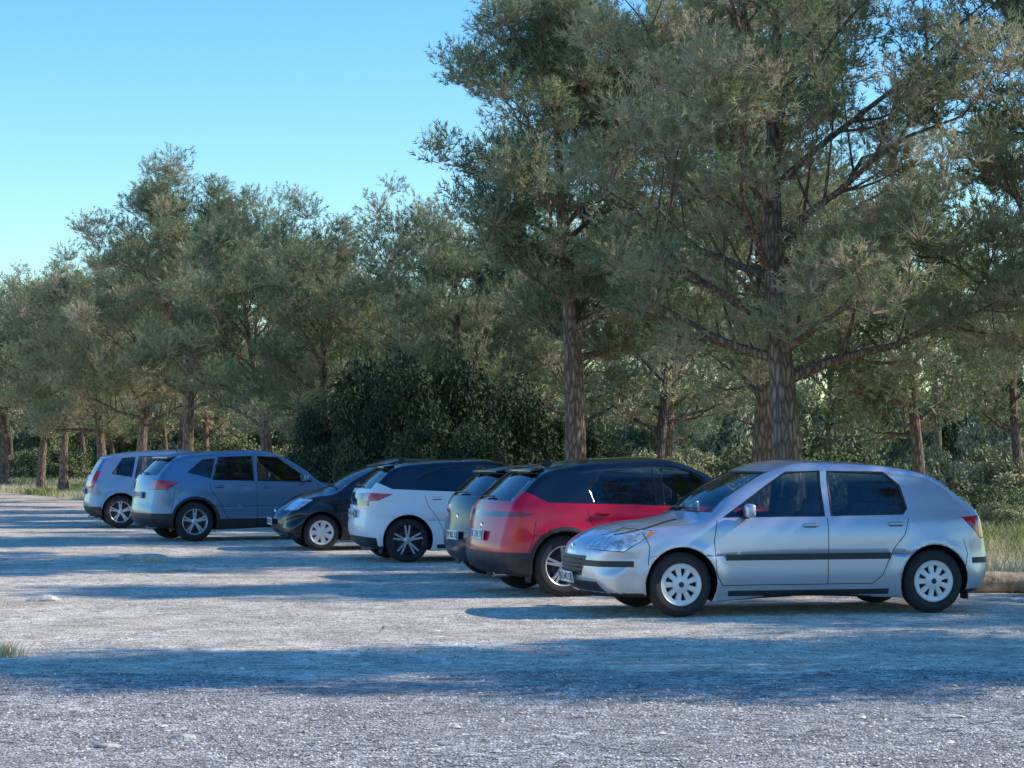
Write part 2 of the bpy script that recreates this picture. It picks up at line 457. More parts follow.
    if s.get('spoiler'):
        rbox(bd,(.17,hw*1.12,.03),(s['roofr'][0]-.03,0,s['roofr'][1]-.014),.013,s.get('spm',0),Matrix.Rotation(math.radians(-10),4,'Y'),2)
    for z in s.get('slats',[]):
        for k in range(-6,7):
            y=k*.055*s.get('slw',1.); p,nn=endx(y,z,1); rbox(bd,(.012,.057*s.get('slw',1.),.010),(p.x+.004,y,z),.002,s.get('slm',1))
    bz=s.get('badge',(.62,.70)); p,nn=endx(0,bz[0],1); ellip(bd,(p.x,0,bz[0]),(.012,.045,.045),2,2)
    p,nn=endx(0,bz[1]+.08,-1); ellip(bd,(p.x,0,p.z),(.012,.045,.045),2,2)
    lathe(bd,[(-.09,.025),(.09,.025),(.09,.02)],2,16,M=Matrix.Translation((s['xr']+.16,-.45,zb+.02))@Matrix.Rotation(math.pi/2,4,'Z'))
    for sg in (1,-1): rbox(bd,(.02,.17,.17),(-ax-R-.055,sg*(hw-.14),zb+.03),.005,1)
    finish(bd,'trim_details',[s['paint'],M_black,M_chrome,M_gloss],parent)
    for end,z in ((1,s['platez'][0]),(-1,s['platez'][1])):
        p,nn=endx(0,z,end); bp=bmesh.new()
        rbox(bp,(.012,.52,.115),(0,0,0),.004,0)
        rbox(bp,(.004,.042,.105),(end*.0065,.235,0),.001,1); rbox(bp,(.004,.042,.105),(end*.0065,-.235,0),.001,1)
        tl=math.atan2(nn.z,abs(nn.x))*.6
        po=finish(bp,'license_plate',[M_plate,M_blue,M_ink],parent,30,loc=(p.x+end*.028,0,z),rot=(0,-tl*end,0))
        cu=bpy.data.curves.new('plate_text','FONT'); cu.body=s['plate']; cu.size=.105; cu.align_x='CENTER'; cu.align_y='CENTER'; cu.extrude=.0006
        cu.materials.append(M_ink)
        to=bpy.data.objects.new('plate_text',cu); scene.collection.objects.link(to); to.parent=po
        to.location=(end*.0085,0,0); to.rotation_euler=(math.pi/2,0,end*math.pi/2)
    px,py=s['at']; X,Y=gnd(px,py); phi=math.radians(s['head'])
    near=1 if math.cos(phi)<0 else -1
    lx=s['wref']*ax; ly=near*(hw-.03)
    parent.rotation_euler=(0,0,phi)
    parent.location=(X-(lx*math.cos(phi)-ly*math.sin(phi)),Y-(lx*math.sin(phi)+ly*math.cos(phi)),0)
    return parent

P_silver=paint('paint_silver',(.50,.54,.60),.55,.34,.05,.9)
P_red=paint('paint_red',(.58,.003,.030),.0,.22,.05,.5,.35)
P_white=paint('paint_white',(.82,.83,.85),0.,.3,.12,.4,.4)
P_blackm=paint('paint_black',(.008,.010,.018),.0,.18,.06,.4,.35)
P_navy=paint('paint_dark_navy',(.008,.013,.030),.0,.2,.05,.35,.3)
P_blue=paint('paint_slate_blue',(.14,.25,.38),.4,.28,.10,.6,.4)
P_blue2=paint('paint_pale_blue',(.16,.28,.43),.4,.28,.10,.6,.4)
P_roofb=paint('paint_black_roof',(.008,.008,.010),0.,.15,.05,.6)

def doors(b0,x_f,x_b,x_r,zbot,belt,axr,R):
    return [[(x_f-.02,belt-.01),(x_f+.02,belt-.2),(x_f,zbot+.12),(x_f-.06,zbot),(x_r+.32,zbot),(x_r+.22,zbot+.08)],
            [(x_b,belt),(x_b+.01,zbot)],
            [(x_r-.08,belt),(x_r-.03,belt-.16),(x_r+.10,zbot+.34),(x_r+.22,zbot+.08)]]
silver=dict(xr=-2.06,xf=2.27,H=1.54,zb=.19,tail=(-1.97,1.0),roofr=(-1.40,1.425),wtop=.42,cowl=(1.20,1.0),hoodf=.81,fr=.78,
  hw=.873,bz=.965,bs=-.012,ax=1.335,R=.322,rr=.208,wheel='hub8',paint=P_silver,step=.04,cr=.005,crw=.05,
  win=[[(.88,.985),(.20,1.41),(-.15,1.43),(-.16,.995)],[(-.26,.995),(-.26,1.43),(-.84,1.41),(-1.00,1.29),(-1.05,1.07),(-1.0,1.01)]],
  winframe='black',
  seams=doors(0,.98,-.20,-.99,.31,.965,-1.335,.317)+[[(1.72,.84),(1.66,.70),(1.68,.52)],[(-1.66,.74),(-1.70,.60),(-1.66,.42)],[(1.26,.955),(1.6,.89),(1.95,.81)]],
  ops=[('m','lamp','y',[(1.58,.85),(1.82,.87),(2.10,.775),(2.22,.67),(1.92,.655)],dict(ymin=.40)),
       ('m','amber','y',[(1.60,.845),(1.645,.852),(1.69,.80),(1.65,.797)],dict(ymin=.42)),
       ('m','black','y',[(1.82,.50),(1.82,.56),(2.32,.56),(2.32,.50)],dict(ymin=.36)),
       ('m','black','x',[(-.38,.40),(.38,.40),(.46,.60),(-.46,.60)],dict(end=1,x=1.7)),
       ('m','black','x',[(-.72,.25),(.72,.25),(.66,.35),(-.66,.35)],dict(end=1,x=1.7)),
       ('m','chrome','x',[(-.19,.615),(.19,.615),(.21,.64),(-.21,.64)],dict(end=1,x=1.7)),
       ('m','red','y',[(-1.66,.965),(-2.12,1.0),(-2.12,.78),(-1.87,.755)],dict(ymin=.50)),
       ('m','black','y',[(-1.75,.50),(-1.75,.56),(-2.16,.56),(-2.16,.50)],dict(ymin=.2)),
       ('m','black','y',[(-.85,.20),(.85,.20),(.85,.255),(-.85,.255)],dict(ymin=.6))],
  mirror=(.66,1.0),handles=[(-.02,.90),(-.93,.905)],strip=(-.86,.88,.555,.615),stripgap=[-.2],slats=[.44,.48,.52,.56],
  platez=(.375,.80),plate='AZ 647 LB',at=(681,617),wref=1,head=193,badge=(.68,.74))
red=dict(xr=-2.10,xf=2.12,H=1.55,zb=.22,tail=(-2.00,1.02),roofr=(-1.50,1.43),wtop=.36,cowl=(1.15,1.03),hoodf=.84,
  hw=.90,bz=.98,bs=-.035,ax=1.32,R=.345,rr=.228,wheel='five',paint=P_red,roofpaint=P_roofb,roofx=-1.25,clad=1,priv=-.2,tum=.32,
  win=[[(.84,1.0),(.22,1.40),(-.10,1.43),(-.12,1.02)],[(-.22,1.02),(-.22,1.435),(-.80,1.40),(-1.0,1.20),(-.95,1.06)]],
  seams=doors(0,.96,-.17,-.98,.36,.98,-1.32,.345)+[[(-1.66,.85),(-1.70,.62),(-1.75,.50)]],
  ops=[('m','redd','y',[(-1.66,.93),(-2.2,.97),(-2.2,.89),(-1.80,.90)],dict(ymin=.2)),
       ('m','gloss','x',[(-.55,.89),(.55,.89),(.55,.94),(-.55,.94)],dict(end=-1,x=-1.7)),
       ('m','black','y',[(-1.5,.20),(-1.62,.50),(-2.2,.50),(-2.2,.20)],dict(ymin=.0)),
       ('m','black','y',[(-1.2,.20),(1.2,.20),(1.2,.38),(-1.2,.38)],dict(ymin=.5)),
       ('m','lamp','y',[(1.66,.86),(1.9,.88),(2.1,.80),(2.1,.74),(1.8,.78)],dict(ymin=.4)),
       ('m','black','x',[(-.6,.30),(.6,.30),(.7,.62),(-.7,.62)],dict(end=1,x=1.7))],
  mirror=(.68,1.03),mirmat=3,handles=[(-.02,.91),(-.88,.93)],platez=(.5,.68),plate='FK 318 TR',at=(565,596.5),wref=-1,head=17,spoiler=1,spm=3,ant='fin',crease=.76,cr=.02)
blackc=dict(xr=-1.94,xf=2.04,H=1.47,zb=.20,tail=(-1.87,1.00),roofr=(-1.42,1.385),wtop=.42,cowl=(1.15,.96),hoodf=.76,
  hw=.87,bz=.94,bs=-.02,ax=1.28,R=.32,rr=.215,wheel='five',paint=P_navy,
  win=[[(.84,.965),(.22,1.34),(-.12,1.36),(-.13,.98)],[(-.23,.98),(-.23,1.365),(-.80,1.35),(-1.05,1.20),(-1.05,1.0)]],
  seams=doors(0,.94,-.18,-.97,.32,.94,-1.28,.32),
  ops=[('m','red','y',[(-1.60,.92),(-2.1,.96),(-2.1,.76),(-1.76,.76)],dict(ymin=.45)),
       ('m','black','x',[(-.7,.22),(.7,.22),(.7,.34),(-.7,.34)],dict(end=-1,x=-1.6)),
       ('m','lamp','y',[(1.55,.82),(1.8,.83),(2.0,.72),(1.85,.68)],dict(ymin=.4)),
       ('m','black','x',[(-.5,.3),(.5,.3),(.5,.55),(-.5,.55)],dict(end=1,x=1.7))],
  mirror=(.66,.99),handles=[(-.02,.88),(-.90,.89)],platez=(.45,.55),plate='CM 902 XD',at=(524,580),wref=-1,head=19,spoiler=1,step=.055)
white=dict(xr=-1.96,xf=1.96,H=1.49,zb=.19,tail=(-1.90,1.02),roofr=(-1.46,1.40),wtop=.38,cowl=(1.08,.99),hoodf=.80,
  hw=.872,bz=.97,bs=-.05,ax=1.28,R=.322,rr=.228,wheel='twotone',paint=P_white,roofpaint=P_roofb,roofx=-1.25,priv=-.2,
  win=[[(.80,.985),(.20,1.35),(-.12,1.38),(-.14,1.005)],[(-.24,1.01),(-.24,1.385),(-.78,1.36),(-1.15,1.18),(-1.12,1.06)]],
  seams=doors(0,.90,-.19,-.95,.31,.97,-1.28,.318),
  ops=[('m','gloss','x',[(-.74,.82),(.74,.82),(.74,1.0),(-.74,1.0)],dict(end=-1,x=-1.75)),
       ('m','red','y',[(-1.50,.99),(-1.95,1.01),(-2.1,.98),(-2.1,.87),(-1.72,.90)],dict(ymin=.50)),
       ('m','black','y',[(-1.7,.20),(-1.74,.36),(-2.2,.40),(-2.2,.20)],dict(ymin=.0)),
       ('m','black','y',[(-.85,.2),(.85,.2),(.85,.26),(-.85,.26)],dict(ymin=.6)),
       ('m','lamp','y',[(1.5,.84),(1.7,.86),(1.92,.78),(1.8,.70)],dict(ymin=.4)),
       ('m','gloss','x',[(-.5,.3),(.5,.3),(.6,.6),(-.6,.6)],dict(end=1,x=1.6))],
  mirror=(.62,1.02),mirmat=3,handles=[(-.04,.90),(-.86,.93)],platez=(.45,.70),plate='GA 155 HN',at=(408,562.5),wref=-1,head=14,spoiler=1,spm=3,ant='fin',step=.055,crease=.74,cr=.02)
navy=dict(xr=-1.86,xf=1.92,H=1.48,zb=.19,tail=(-1.80,.98),roofr=(-1.50,1.38),wtop=.25,cowl=(1.10,.98),hoodf=.72,
  hw=.83,bz=.945,bs=-.01,ax=1.22,R=.29,rr=.195,wheel='hub6',paint=P_blackm,
  win=[[(.86,.965),(.14,1.34),(-.24,1.37),(-.26,.975)],[(-.36,.975),(-.36,1.37),(-.90,1.35),(-1.18,1.20),(-1.18,1.0)]],
  seams=doors(0,.90,-.31,-1.0,.31,.945,-1.22,.29),
  ops=[('m','lamp','y',[(1.36,.82),(1.55,.84),(1.80,.74),(1.88,.64),(1.62,.65)],dict(ymin=.36)),
       ('m','black','x',[(-.5,.28),(.5,.28),(.5,.42),(-.5,.42)],dict(end=1,x=1.5)),
       ('m','red','y',[(-1.6,.94),(-2.0,.96),(-2.0,.7),(-1.72,.7)],dict(ymin=.45))],
  mirror=(.62,.98),handles=[(-.14,.87),(-.98,.89)],platez=(.46,.72),plate='BH 480 ZT',at=(322,550.5),wref=1,head=194,step=.055)
suv=dict(xr=-2.14,xf=2.18,H=1.60,zb=.23,tail=(-2.04,1.12),roofr=(-1.62,1.50),wtop=.42,cowl=(1.18,1.06),hoodf=.86,
  hw=.89,bz=1.03,bs=-.03,ax=1.315,R=.35,rr=.228,wheel='five',paint=P_blue,clad=1,priv=-.25,
  win=[[(.86,1.04),(.24,1.46),(-.12,1.49),(-.14,1.07)],[(-.24,1.07),(-.24,1.495),(-.84,1.47),(-.98,1.12),(-.95,1.09)],[(-1.03,1.13),(-.93,1.45),(-1.15,1.42),(-1.42,1.22)]],
  seams=doors(0,.98,-.19,-.98,.38,1.03,-1.315,.35)+[[(-1.68,.9),(-1.72,.66),(-1.76,.5)]],
  ops=[('m','red','y',[(-1.62,1.04),(-2.2,1.12),(-2.2,.92),(-1.82,.92)],dict(ymin=.46)),
       ('m','black','y',[(-1.55,.20),(-1.66,.50),(-2.3,.50),(-2.3,.20)],dict(ymin=.0)),
       ('m','black','y',[(-1.2,.20),(1.2,.20),(1.2,.40),(-1.2,.40)],dict(ymin=.5)),
       ('m','lamp','y',[(1.62,.9),(1.85,.92),(2.1,.8),(1.9,.76)],dict(ymin=.4)),
       ('m','black','x',[(-.6,.28),(.6,.28),(.6,.48),(-.6,.48)],dict(end=1,x=1.6))],
  mirror=(.68,1.07),handles=[(-.02,.95),(-.88,.97)],platez=(.5,.82),plate='DS 731 KE',at=(195.5,541.5),wref=-1,head=24,step=.055,spoiler=1)
mpv=dict(xr=-2.0,xf=2.10,H=1.59,zb=.21,tail=(-1.95,1.04),roofr=(-1.62,1.47),wtop=.50,cowl=(1.28,1.03),hoodf=.83,
  hw=.88,bz=.99,bs=-.02,ax=1.30,R=.335,rr=.22,wheel='five',paint=P_blue2,
  win=[[(.96,1.0),(.34,1.44),(-.08,1.47),(-.1,1.01)],[(-.2,1.01),(-.2,1.475),(-.90,1.45),(-1.0,1.03)],[(-1.08,1.06),(-1.0,1.44),(-1.25,1.41),(-1.46,1.12)]],
  seams=doors(0,1.0,-.15,-.97,.34,.98,-1.30,.325),
  ops=[('m','red','y',[(-1.70,1.16),(-2.2,1.20),(-2.2,.84),(-1.86,.84)],dict(ymin=.56)),
       ('m','black','y',[(-1.6,.20),(-1.70,.44),(-2.2,.44),(-2.2,.20)],dict(ymin=.0)),
       ('m','lamp','y',[(1.62,.86),(1.85,.88),(2.0,.76),(1.8,.72)],dict(ymin=.4))],
  mirror=(.76,1.04),handles=[(.0,.91),(-.88,.92)],platez=(.45,.75),plate='BZ 264 RC',at=(121,528),wref=-1,head=14,step=.06,strip=(-.9,.9,.52,.58))
for s in (silver,red,blackc,white,navy,suv,mpv): build_car(s)
print('cars',time.time()-T0)

# ------------------------------------------------------------ vegetation
def tube(path,rad,sides,VV,FF,off):
    P=np.array(path); n=len(P)
    T=np.gradient(P,axis=0); T/=np.linalg.norm(T,axis=1)[:,None]+1e-9
    ref=np.array([0.31,.95,.05]); A=np.cross(T,ref); A/=np.linalg.norm(A,axis=1)[:,None]+1e-9; B=np.cross(T,A)
    a=np.arange(sides)*2*math.pi/sides
    V=P[:,None,:]+np.array(rad)[:,None,None]*(np.cos(a)[None,:,None]*A[:,None,:]+np.sin(a)[None,:,None]*B[:,None,:])
    VV.append(V.reshape(-1,3))
    i=np.arange(n-1)[:,None]; j=np.arange(sides)[None,:]; j2=(j+1)%sides
    q=np.stack([i*sides+j,i*sides+j2,(i+1)*sides+j2,(i+1)*sides+j],-1).reshape(-1,4)+off
    FF.append(q); return off+n*sides

def make_pad(rng,nsh,nb,w,ln,r=(.44,.44,.30)):
    d=rng.normal(size=(nsh,3)); d/=np.linalg.norm(d,axis=1)[:,None]
    rad=rng.uniform(.2,1,nsh)**.6
    pos=d*rad[:,None]*np.array(r); pos[:,2]+=.05
    dr=pos*np.array([1.6,1.6,1.0])+np.array([0,0,.42])+rng.normal(size=(nsh,3))*.25; dr/=np.linalg.norm(dr,axis=1)[:,None]
    t=rng.uniform(0,.19,(nsh,nb))
    base=pos[:,None,:]+dr[:,None,:]*t[...,None]
    pr=rng.normal(size=(nsh,nb,3)); pr-=(pr*dr[:,None,:]).sum(-1,keepdims=True)*dr[:,None,:]; pr/=np.linalg.norm(pr,axis=-1,keepdims=True)
    nd=dr[:,None,:]*.74+pr*.62; nd/=np.linalg.norm(nd,axis=-1,keepdims=True)
    L=rng.uniform(.07,.12,(nsh,nb,1))*ln
    wv=np.cross(nd,rng.normal(size=nd.shape)); wv/=np.linalg.norm(wv,axis=-1,keepdims=True); wv*=w
    tri=np.stack([base-wv,base+wv,base+nd*L],2).reshape(-1,3,3)
    tint=np.repeat(rng.uniform(0,1,nsh),nb)
    c=np.array([0,0,-.12]); w2=np.cross(dr,rng.normal(size=dr.shape)); w2/=np.linalg.norm(w2,axis=1)[:,None]; w2*=.006
    tw=np.stack([c+pos*.15-w2,c+pos*.15+w2,pos+dr*.1],1)
    return tri,tint,tw

def make_pine(seed,H,cb,R,lean=(0,0),r0=.21,nl=17,dens=1.,lod=0):
    rng=np.random.default_rng(seed)
    pads=[make_pad(rng,42,11,.0092,1.12) if not lod else make_pad(rng,20,7,.018,1.45) for _ in range(4)]
    VV=[];FF=[];off=0
    n=12; ts=np.linspace(0,1,n)
    ph=rng.uniform(0,6.28,2)
    tx=lean[0]*ts**1.3*H+.18*np.sin(ts*5+ph[0])*ts**.5; ty=lean[1]*ts**1.3*H+.18*np.sin(ts*4+ph[1])*ts**.5
    tr=np.stack([tx-tx[0],ty-ty[0],ts*H*.92-.05],1)
    rr=r0*(1-ts)**.85+.02; rr[0]*=1.35; rr[1]*=1.06
    off=tube(tr,rr,12,VV,FF,off)
    def tp(t):
        f=t*(n-1); i=min(int(f),n-2); return tr[i]+(tr[i+1]-tr[i])*(f-i), rr[i]+(rr[i+1]-rr[i])*(f-i)
    pl=[]
    for i in range(nl):
        u=(i+rng.uniform(.1,.9))/nl; t=cb/H+(.94-cb/H)*u*.98
        st,sr=tp(t); az=i*2.4+rng.uniform(-.6,.6)
        prof=(.72+.75*u if u<.4 else 1.02-.50*((u-.4)/.6)**1.8)*rng.uniform(.62,1.15)
        L=R*prof; el=math.radians(12+50*u+rng.uniform(-14,14))
        dh=np.array([math.cos(az),math.sin(az),0]); q=np.linspace(0,1,7)
        z=np.sin(el)*q*L+ .16*L*q**2 +.06*np.sin(q*6+az)*L*.4
        sway=np.cross(dh,[0,0,1])*rng.uniform(-.22,.22)*L
        path=st+dh*(q*L*math.cos(el))[:,None]+np.array([0,0,1])*z[:,None]+sway*(q**2)[:,None]+rng.normal(size=(7,3))*.05*L*q[:,None]*.6
        lr=sr*.46*(1-q*.88); off=tube(path,lr,6,VV,FF,off)
        ns=int(5+3.2*prof)
        for k in range(ns):
            uu=.18+.82*(k+rng.uniform(0,.9))/ns; f=min(uu,.999)*6; a=int(f); p=path[a]+(path[a+1]-path[a])*(f-a)
            dirn=path[min(a+1,6)]-path[a]; dirn/=np.linalg.norm(dirn)
            ang=rng.uniform(0,6.28); e1=np.cross(dirn,[0,0,1]); e1/=np.linalg.norm(e1); e2=np.cross(e1,dirn)
            d=dirn*.6+e1*math.cos(ang)*1.0+e2*math.sin(ang)*.75+np.array([0,0,.22]); d/=np.linalg.norm(d)
            sl=L*rng.uniform(.18,.38)
            q2=np.linspace(0,1,4); sp=p+d*(q2*sl)[:,None]+np.array([0,0,1])*(q2**2*sl*.3)[:,None]
            off=tube(sp,lr[a]*.42*(1-q2*.7)+.004,4,VV,FF,off)
            pl.append((sp[3],rng.uniform(.85,1.25)))
            if rng.random()<.85*dens: pl.append((sp[3]+rng.normal(size=3)*.20,rng.uniform(.6,1.)))
            if rng.random()<.45*dens: pl.append((sp[2]+rng.normal(size=3)*.18,rng.uniform(.5,.85)))
        pl.append((path[6],1.1))
    top=tr[-1]
    for k in range(7): pl.append((top+np.array([rng.uniform(-.5,.5),rng.uniform(-.5,.5),rng.uniform(-.2,.4)]),rng.uniform(.6,.9)))
    VT=[];TT=[];VW=[]
    for p,sc in pl:
        tri,tint,tw=pads[rng.integers(4)]
        a=rng.uniform(0,6.28); ca,sa=math.cos(a),math.sin(a); Rz=np.array([[ca,-sa,0],[sa,ca,0],[0,0,1]])
        b=rng.normal()*.25; Rx=np.array([[1,0,0],[0,math.cos(b),-math.sin(b)],[0,math.sin(b),math.cos(b)]])
        M=(Rz@Rx).T*sc
        VT.append(tri.reshape(-1,3)@M+p); TT.append(np.repeat(np.clip(tint*.35+rng.uniform(0,.65),0,1),3)); VW.append(tw.reshape(-1,3)@M+p)
    V=np.concatenate(VT); nb=len(V)//3; W=np.concatenate(VW); V=np.concatenate([V,W]); T=np.concatenate(TT+[np.zeros(len(W))])
    crown=np_mesh('crown',V,np.arange(len(V)).reshape(-1,3))
    at=crown.attributes.new('tint','FLOAT','POINT'); at.data.foreach_set('value',T.astype(np.float32))
    crown.materials.append(M_needle if not lod else M_needle2); crown.materials.append(M_twig)
    mi=np.zeros(len(V)//3,dtype=np.int32); mi[nb:]=1; crown.polygons.foreach_set('material_index',mi)
    trunk=np_mesh('trunk',np.concatenate(VV),np.concatenate(FF)); trunk.materials.append(M_bark)
    trunk.polygons.foreach_set('use_smooth',np.ones(len(trunk.polygons),dtype=bool))
    return trunk,crown

def leafmat(name,stops,trans=.35):
    m,nt,out=newmat(name)
    at=N(nt,'ShaderNodeAttribute',attribute_name='tint')
    oi=N(nt,'ShaderNodeObjectInfo')
    ad=N(nt,'ShaderNodeMath',{0:oi.outputs['Random'],1:.25,2:at.outputs['Fac']},operation='MULTIPLY_ADD')
    ad2=N(nt,'ShaderNodeMath',{0:ad.outputs[0],1:.10},operation='SUBTRACT')
    col=ramp(nt,ad2.outputs[0],stops)
    d=N(nt,'ShaderNodeBsdfDiffuse',{'Color':col})
    if trans<=0: nt.links.new(d.outputs[0],out.inputs[0]); return m
    t=N(nt,'ShaderNodeBsdfTranslucent',{'Color':col})
    mx=N(nt,'ShaderNodeMixShader',{0:trans,1:d.outputs[0],2:t.outputs[0]})
    nt.links.new(mx.outputs[0],out.inputs[0]); return m
NS=[(0.,(.105,.175,.10)),(.35,(.23,.295,.15)),(.7,(.41,.42,.235)),(1.,(.66,.55,.37))]
M_needle=leafmat('pine_needles',NS,.35)
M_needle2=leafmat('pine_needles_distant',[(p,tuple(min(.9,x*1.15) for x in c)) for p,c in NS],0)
M_twig=simple('pine_twig',(.36,.27,.19),.9)
def barkmat():
    m,nt,out=newmat('pine_bark'); tc=N(nt,'ShaderNodeTexCoord').outputs['Object']
    mp=N(nt,'ShaderNodeMapping',{'Vector':tc}); mp.inputs['Scale'].default_value=(9,9,2.2)
    v=N(nt,'ShaderNodeTexVoronoi',{'Vector':mp.outputs[0],'Scale':1.6},feature='DISTANCE_TO_EDGE').outputs[0]
    nz=noise(nt,mp.outputs[0],2.5,4,.65)
    mm=N(nt,'ShaderNodeMath',{0:v,1:nz},operation='MULTIPLY').outputs[0]
    col=ramp(nt,mm,[(0.,(.10,.075,.055)),(.12,(.30,.215,.155)),(.35,(.48,.36,.27))])
    p=N(nt,'ShaderNodeBsdfDiffuse',{'Color':col})
    b=N(nt,'ShaderNodeBump',{'Strength':.9,'Distance':.05,'Height':mm}); nt.links.new(b.outputs[0],p.inputs['Normal'])
    nt.links.new(p.outputs[0],out.inputs[0]); return m
M_bark=barkmat()
PV=[make_pine(11,9.6,2.9,4.3,(-.03,.0),.235,26),
    make_pine(23,9.8,3.4,2.5,(-.02,.02),.20,22),
    make_pine(37,7.0,2.3,3.0,(.05,.03),.17,19),
    make_pine(51,7.6,2.6,3.4,(.02,-.04),.19,20),
    make_pine(77,9.8,3.0,3.2,(.03,-.04),.19,22)]
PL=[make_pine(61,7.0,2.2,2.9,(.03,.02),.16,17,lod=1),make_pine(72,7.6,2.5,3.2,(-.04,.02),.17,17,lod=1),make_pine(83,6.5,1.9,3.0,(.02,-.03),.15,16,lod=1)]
print('pines',time.time()-T0,[len(c.polygons) for _,c in PV+PL])
def pine(v,x,y,rz,sc=1.,parent=None,zs=1.):
    if parent is None:
        e=empty('pine_tree',(x,y,0),rz); e.scale=(sc,sc,sc*zs)
        addobj('trunk',PV[v][0],e); addobj('crown',PV[v][1],e)
    else:
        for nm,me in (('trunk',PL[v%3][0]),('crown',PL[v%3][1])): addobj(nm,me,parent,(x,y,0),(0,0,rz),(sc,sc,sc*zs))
def LN(s,o): return (7.5-.39*s+.92*o, 26+.92*s+.39*o)

pine(0,4.10,34.,.4,1.0)
pine(1,1.10,41.,.3,1.02)
pine(0,4.6,43.,2.2,.95)
pine(4,8.6,34.5,2.1,1.0)
pine(4,10.2,18.7,1.4,.98)
pine(2,14.,18.9,.3,1.05)
pine(2,12.2,24.6,3.3,.9)
pine(4,10.6,29.0,5.3,.98)
pine(2,-1.2,50.5,1.,.88)
pine(3,-4.3,54.,4.2,.80)
pine(2,-6.3,58.6,2.6,.95)
pine(4,-9.0,64.,5.1,.90)
pine(2,-11.0,68.5,.2,1.02)
pine(3,-13.2,74,3.3,.88)
pine(2,-15.4,79.,1.1,.92)
rg=random.Random(4)
FO=empty('background_pine_forest')
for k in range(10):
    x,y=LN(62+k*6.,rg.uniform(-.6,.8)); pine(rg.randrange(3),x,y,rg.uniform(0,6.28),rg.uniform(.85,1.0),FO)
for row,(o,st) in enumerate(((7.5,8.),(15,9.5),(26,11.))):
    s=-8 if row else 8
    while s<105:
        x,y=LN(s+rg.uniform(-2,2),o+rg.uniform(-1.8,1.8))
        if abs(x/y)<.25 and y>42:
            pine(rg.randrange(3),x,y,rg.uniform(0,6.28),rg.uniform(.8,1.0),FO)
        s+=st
def make_bush(seed,ncl,leaf,rx,rz,nleaf):
    rng=np.random.default_rng(seed)
    d=rng.normal(size=(ncl,3)); d/=np.linalg.norm(d,axis=1)[:,None]; d[:,2]=np.abs(d[:,2])
    c=d*np.array([rx,rx,rz])*rng.uniform(.35,1,ncl)[:,None]**.7; c[:,2]=c[:,2]*.9+.1
    cr=rng.uniform(.14,.34,ncl)*rx*.8
    L=rng.normal(size=(ncl,nleaf,3)); L/=np.linalg.norm(L,axis=-1,keepdims=True)
    P=c[:,None,:]+L*(cr[:,None]*rng.uniform(.55,1.12,(ncl,nleaf)))[...,None]*np.array([1,1,.8])
    P=P.reshape(-1,3); keep=P[:,2]>.02
    T=np.repeat(rng.uniform(0,.5,ncl),nleaf)+rng.uniform(0,.5,len(P)); P=P[keep];T=T[keep]; n=len(P)
    a=rng.normal(size=(n,3)); a/=np.linalg.norm(a,axis=1)[:,None]; b=np.cross(a,rng.normal(size=(n,3))); b/=np.linalg.norm(b,axis=1)[:,None]
    s=leaf*rng.uniform(.6,1.2,(n,1))
    V=np.stack([P-a*s,P+b*s*.42,P+a*s,P-b*s*.42],1).reshape(-1,3)
    me=np_mesh('foliage',V,np.arange(len(V)).reshape(-1,4))
    at=me.attributes.new('tint','FLOAT','POINT'); at.data.foreach_set('value',np.repeat(T,4).astype(np.float32))
    return me
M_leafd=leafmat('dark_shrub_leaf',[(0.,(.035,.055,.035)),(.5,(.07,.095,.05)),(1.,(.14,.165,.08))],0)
M_leafm=leafmat('shrub_leaf',[(0.,(.08,.12,.055)),(.5,(.16,.20,.09)),(1.,(.31,.31,.17))],0)
M_leafl=leafmat('light_shrub_leaf',[(0.,(.17,.20,.10)),(.5,(.34,.35,.18)),(1.,(.60,.53,.33))],0)
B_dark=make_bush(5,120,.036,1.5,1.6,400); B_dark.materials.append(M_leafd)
B_d2=make_bush(8,90,.044,1.3,1.0,280); B_d2.materials.append(M_leafm)
B_l=make_bush(9,90,.044,1.2,.9,270); B_l.materials.append(M_leafl)
def bush(me,x,y,sx,sz,par=None,name='evergreen_shrub'):
    addobj(name if par is None else 'shrub',me,par,(x,y,0),(0,0,rg.uniform(0,6.28)),(sx,sx,sz))
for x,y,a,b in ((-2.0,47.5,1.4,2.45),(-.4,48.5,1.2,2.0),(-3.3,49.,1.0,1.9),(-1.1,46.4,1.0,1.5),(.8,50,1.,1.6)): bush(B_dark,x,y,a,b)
for x,y,a,b,m in ((9.3,52.,1.1,1.6,B_l),(12.,56,1.4,1.6,B_l),(6.9,47,1.2,1.5,B_d2),(10.7,53,1.1,1.3,B_l),(7.9,56,1.6,2.,B_d2),(5.,49,1.,1.1,B_l),(2.6,52,1.1,1.2,B_l),(8.6,46,.7,.7,B_l),(10.2,48.5,.8,.8,B_d2),(9.4,44,.6,.6,B_l),(8.0,42,.55,.5,B_l)): bush(m,x,y,a,b)
US=empty('background_undergrowth')
for k in range(80):
    s=rg.uniform(-4,115); o=rg.uniform(3.5,32); x,y=LN(s,o)
    if y<46 or abs(x/y)>.25: continue
    bush(rg.choice([B_d2,B_l,B_l,B_d2,B_dark]),x,y,rg.uniform(.9,1.8),rg.uniform(.7,1.9),US)
for k in range(30):
    x=-40+k*2.8+rg.uniform(-1,1); y=132+rg.uniform(-10,20)
    bush(rg.choice([B_d2,B_l,B_dark]),x,y,rg.uniform(2,3.),rg.uniform(4,6.),US)
print('veg',time.time()-T0)

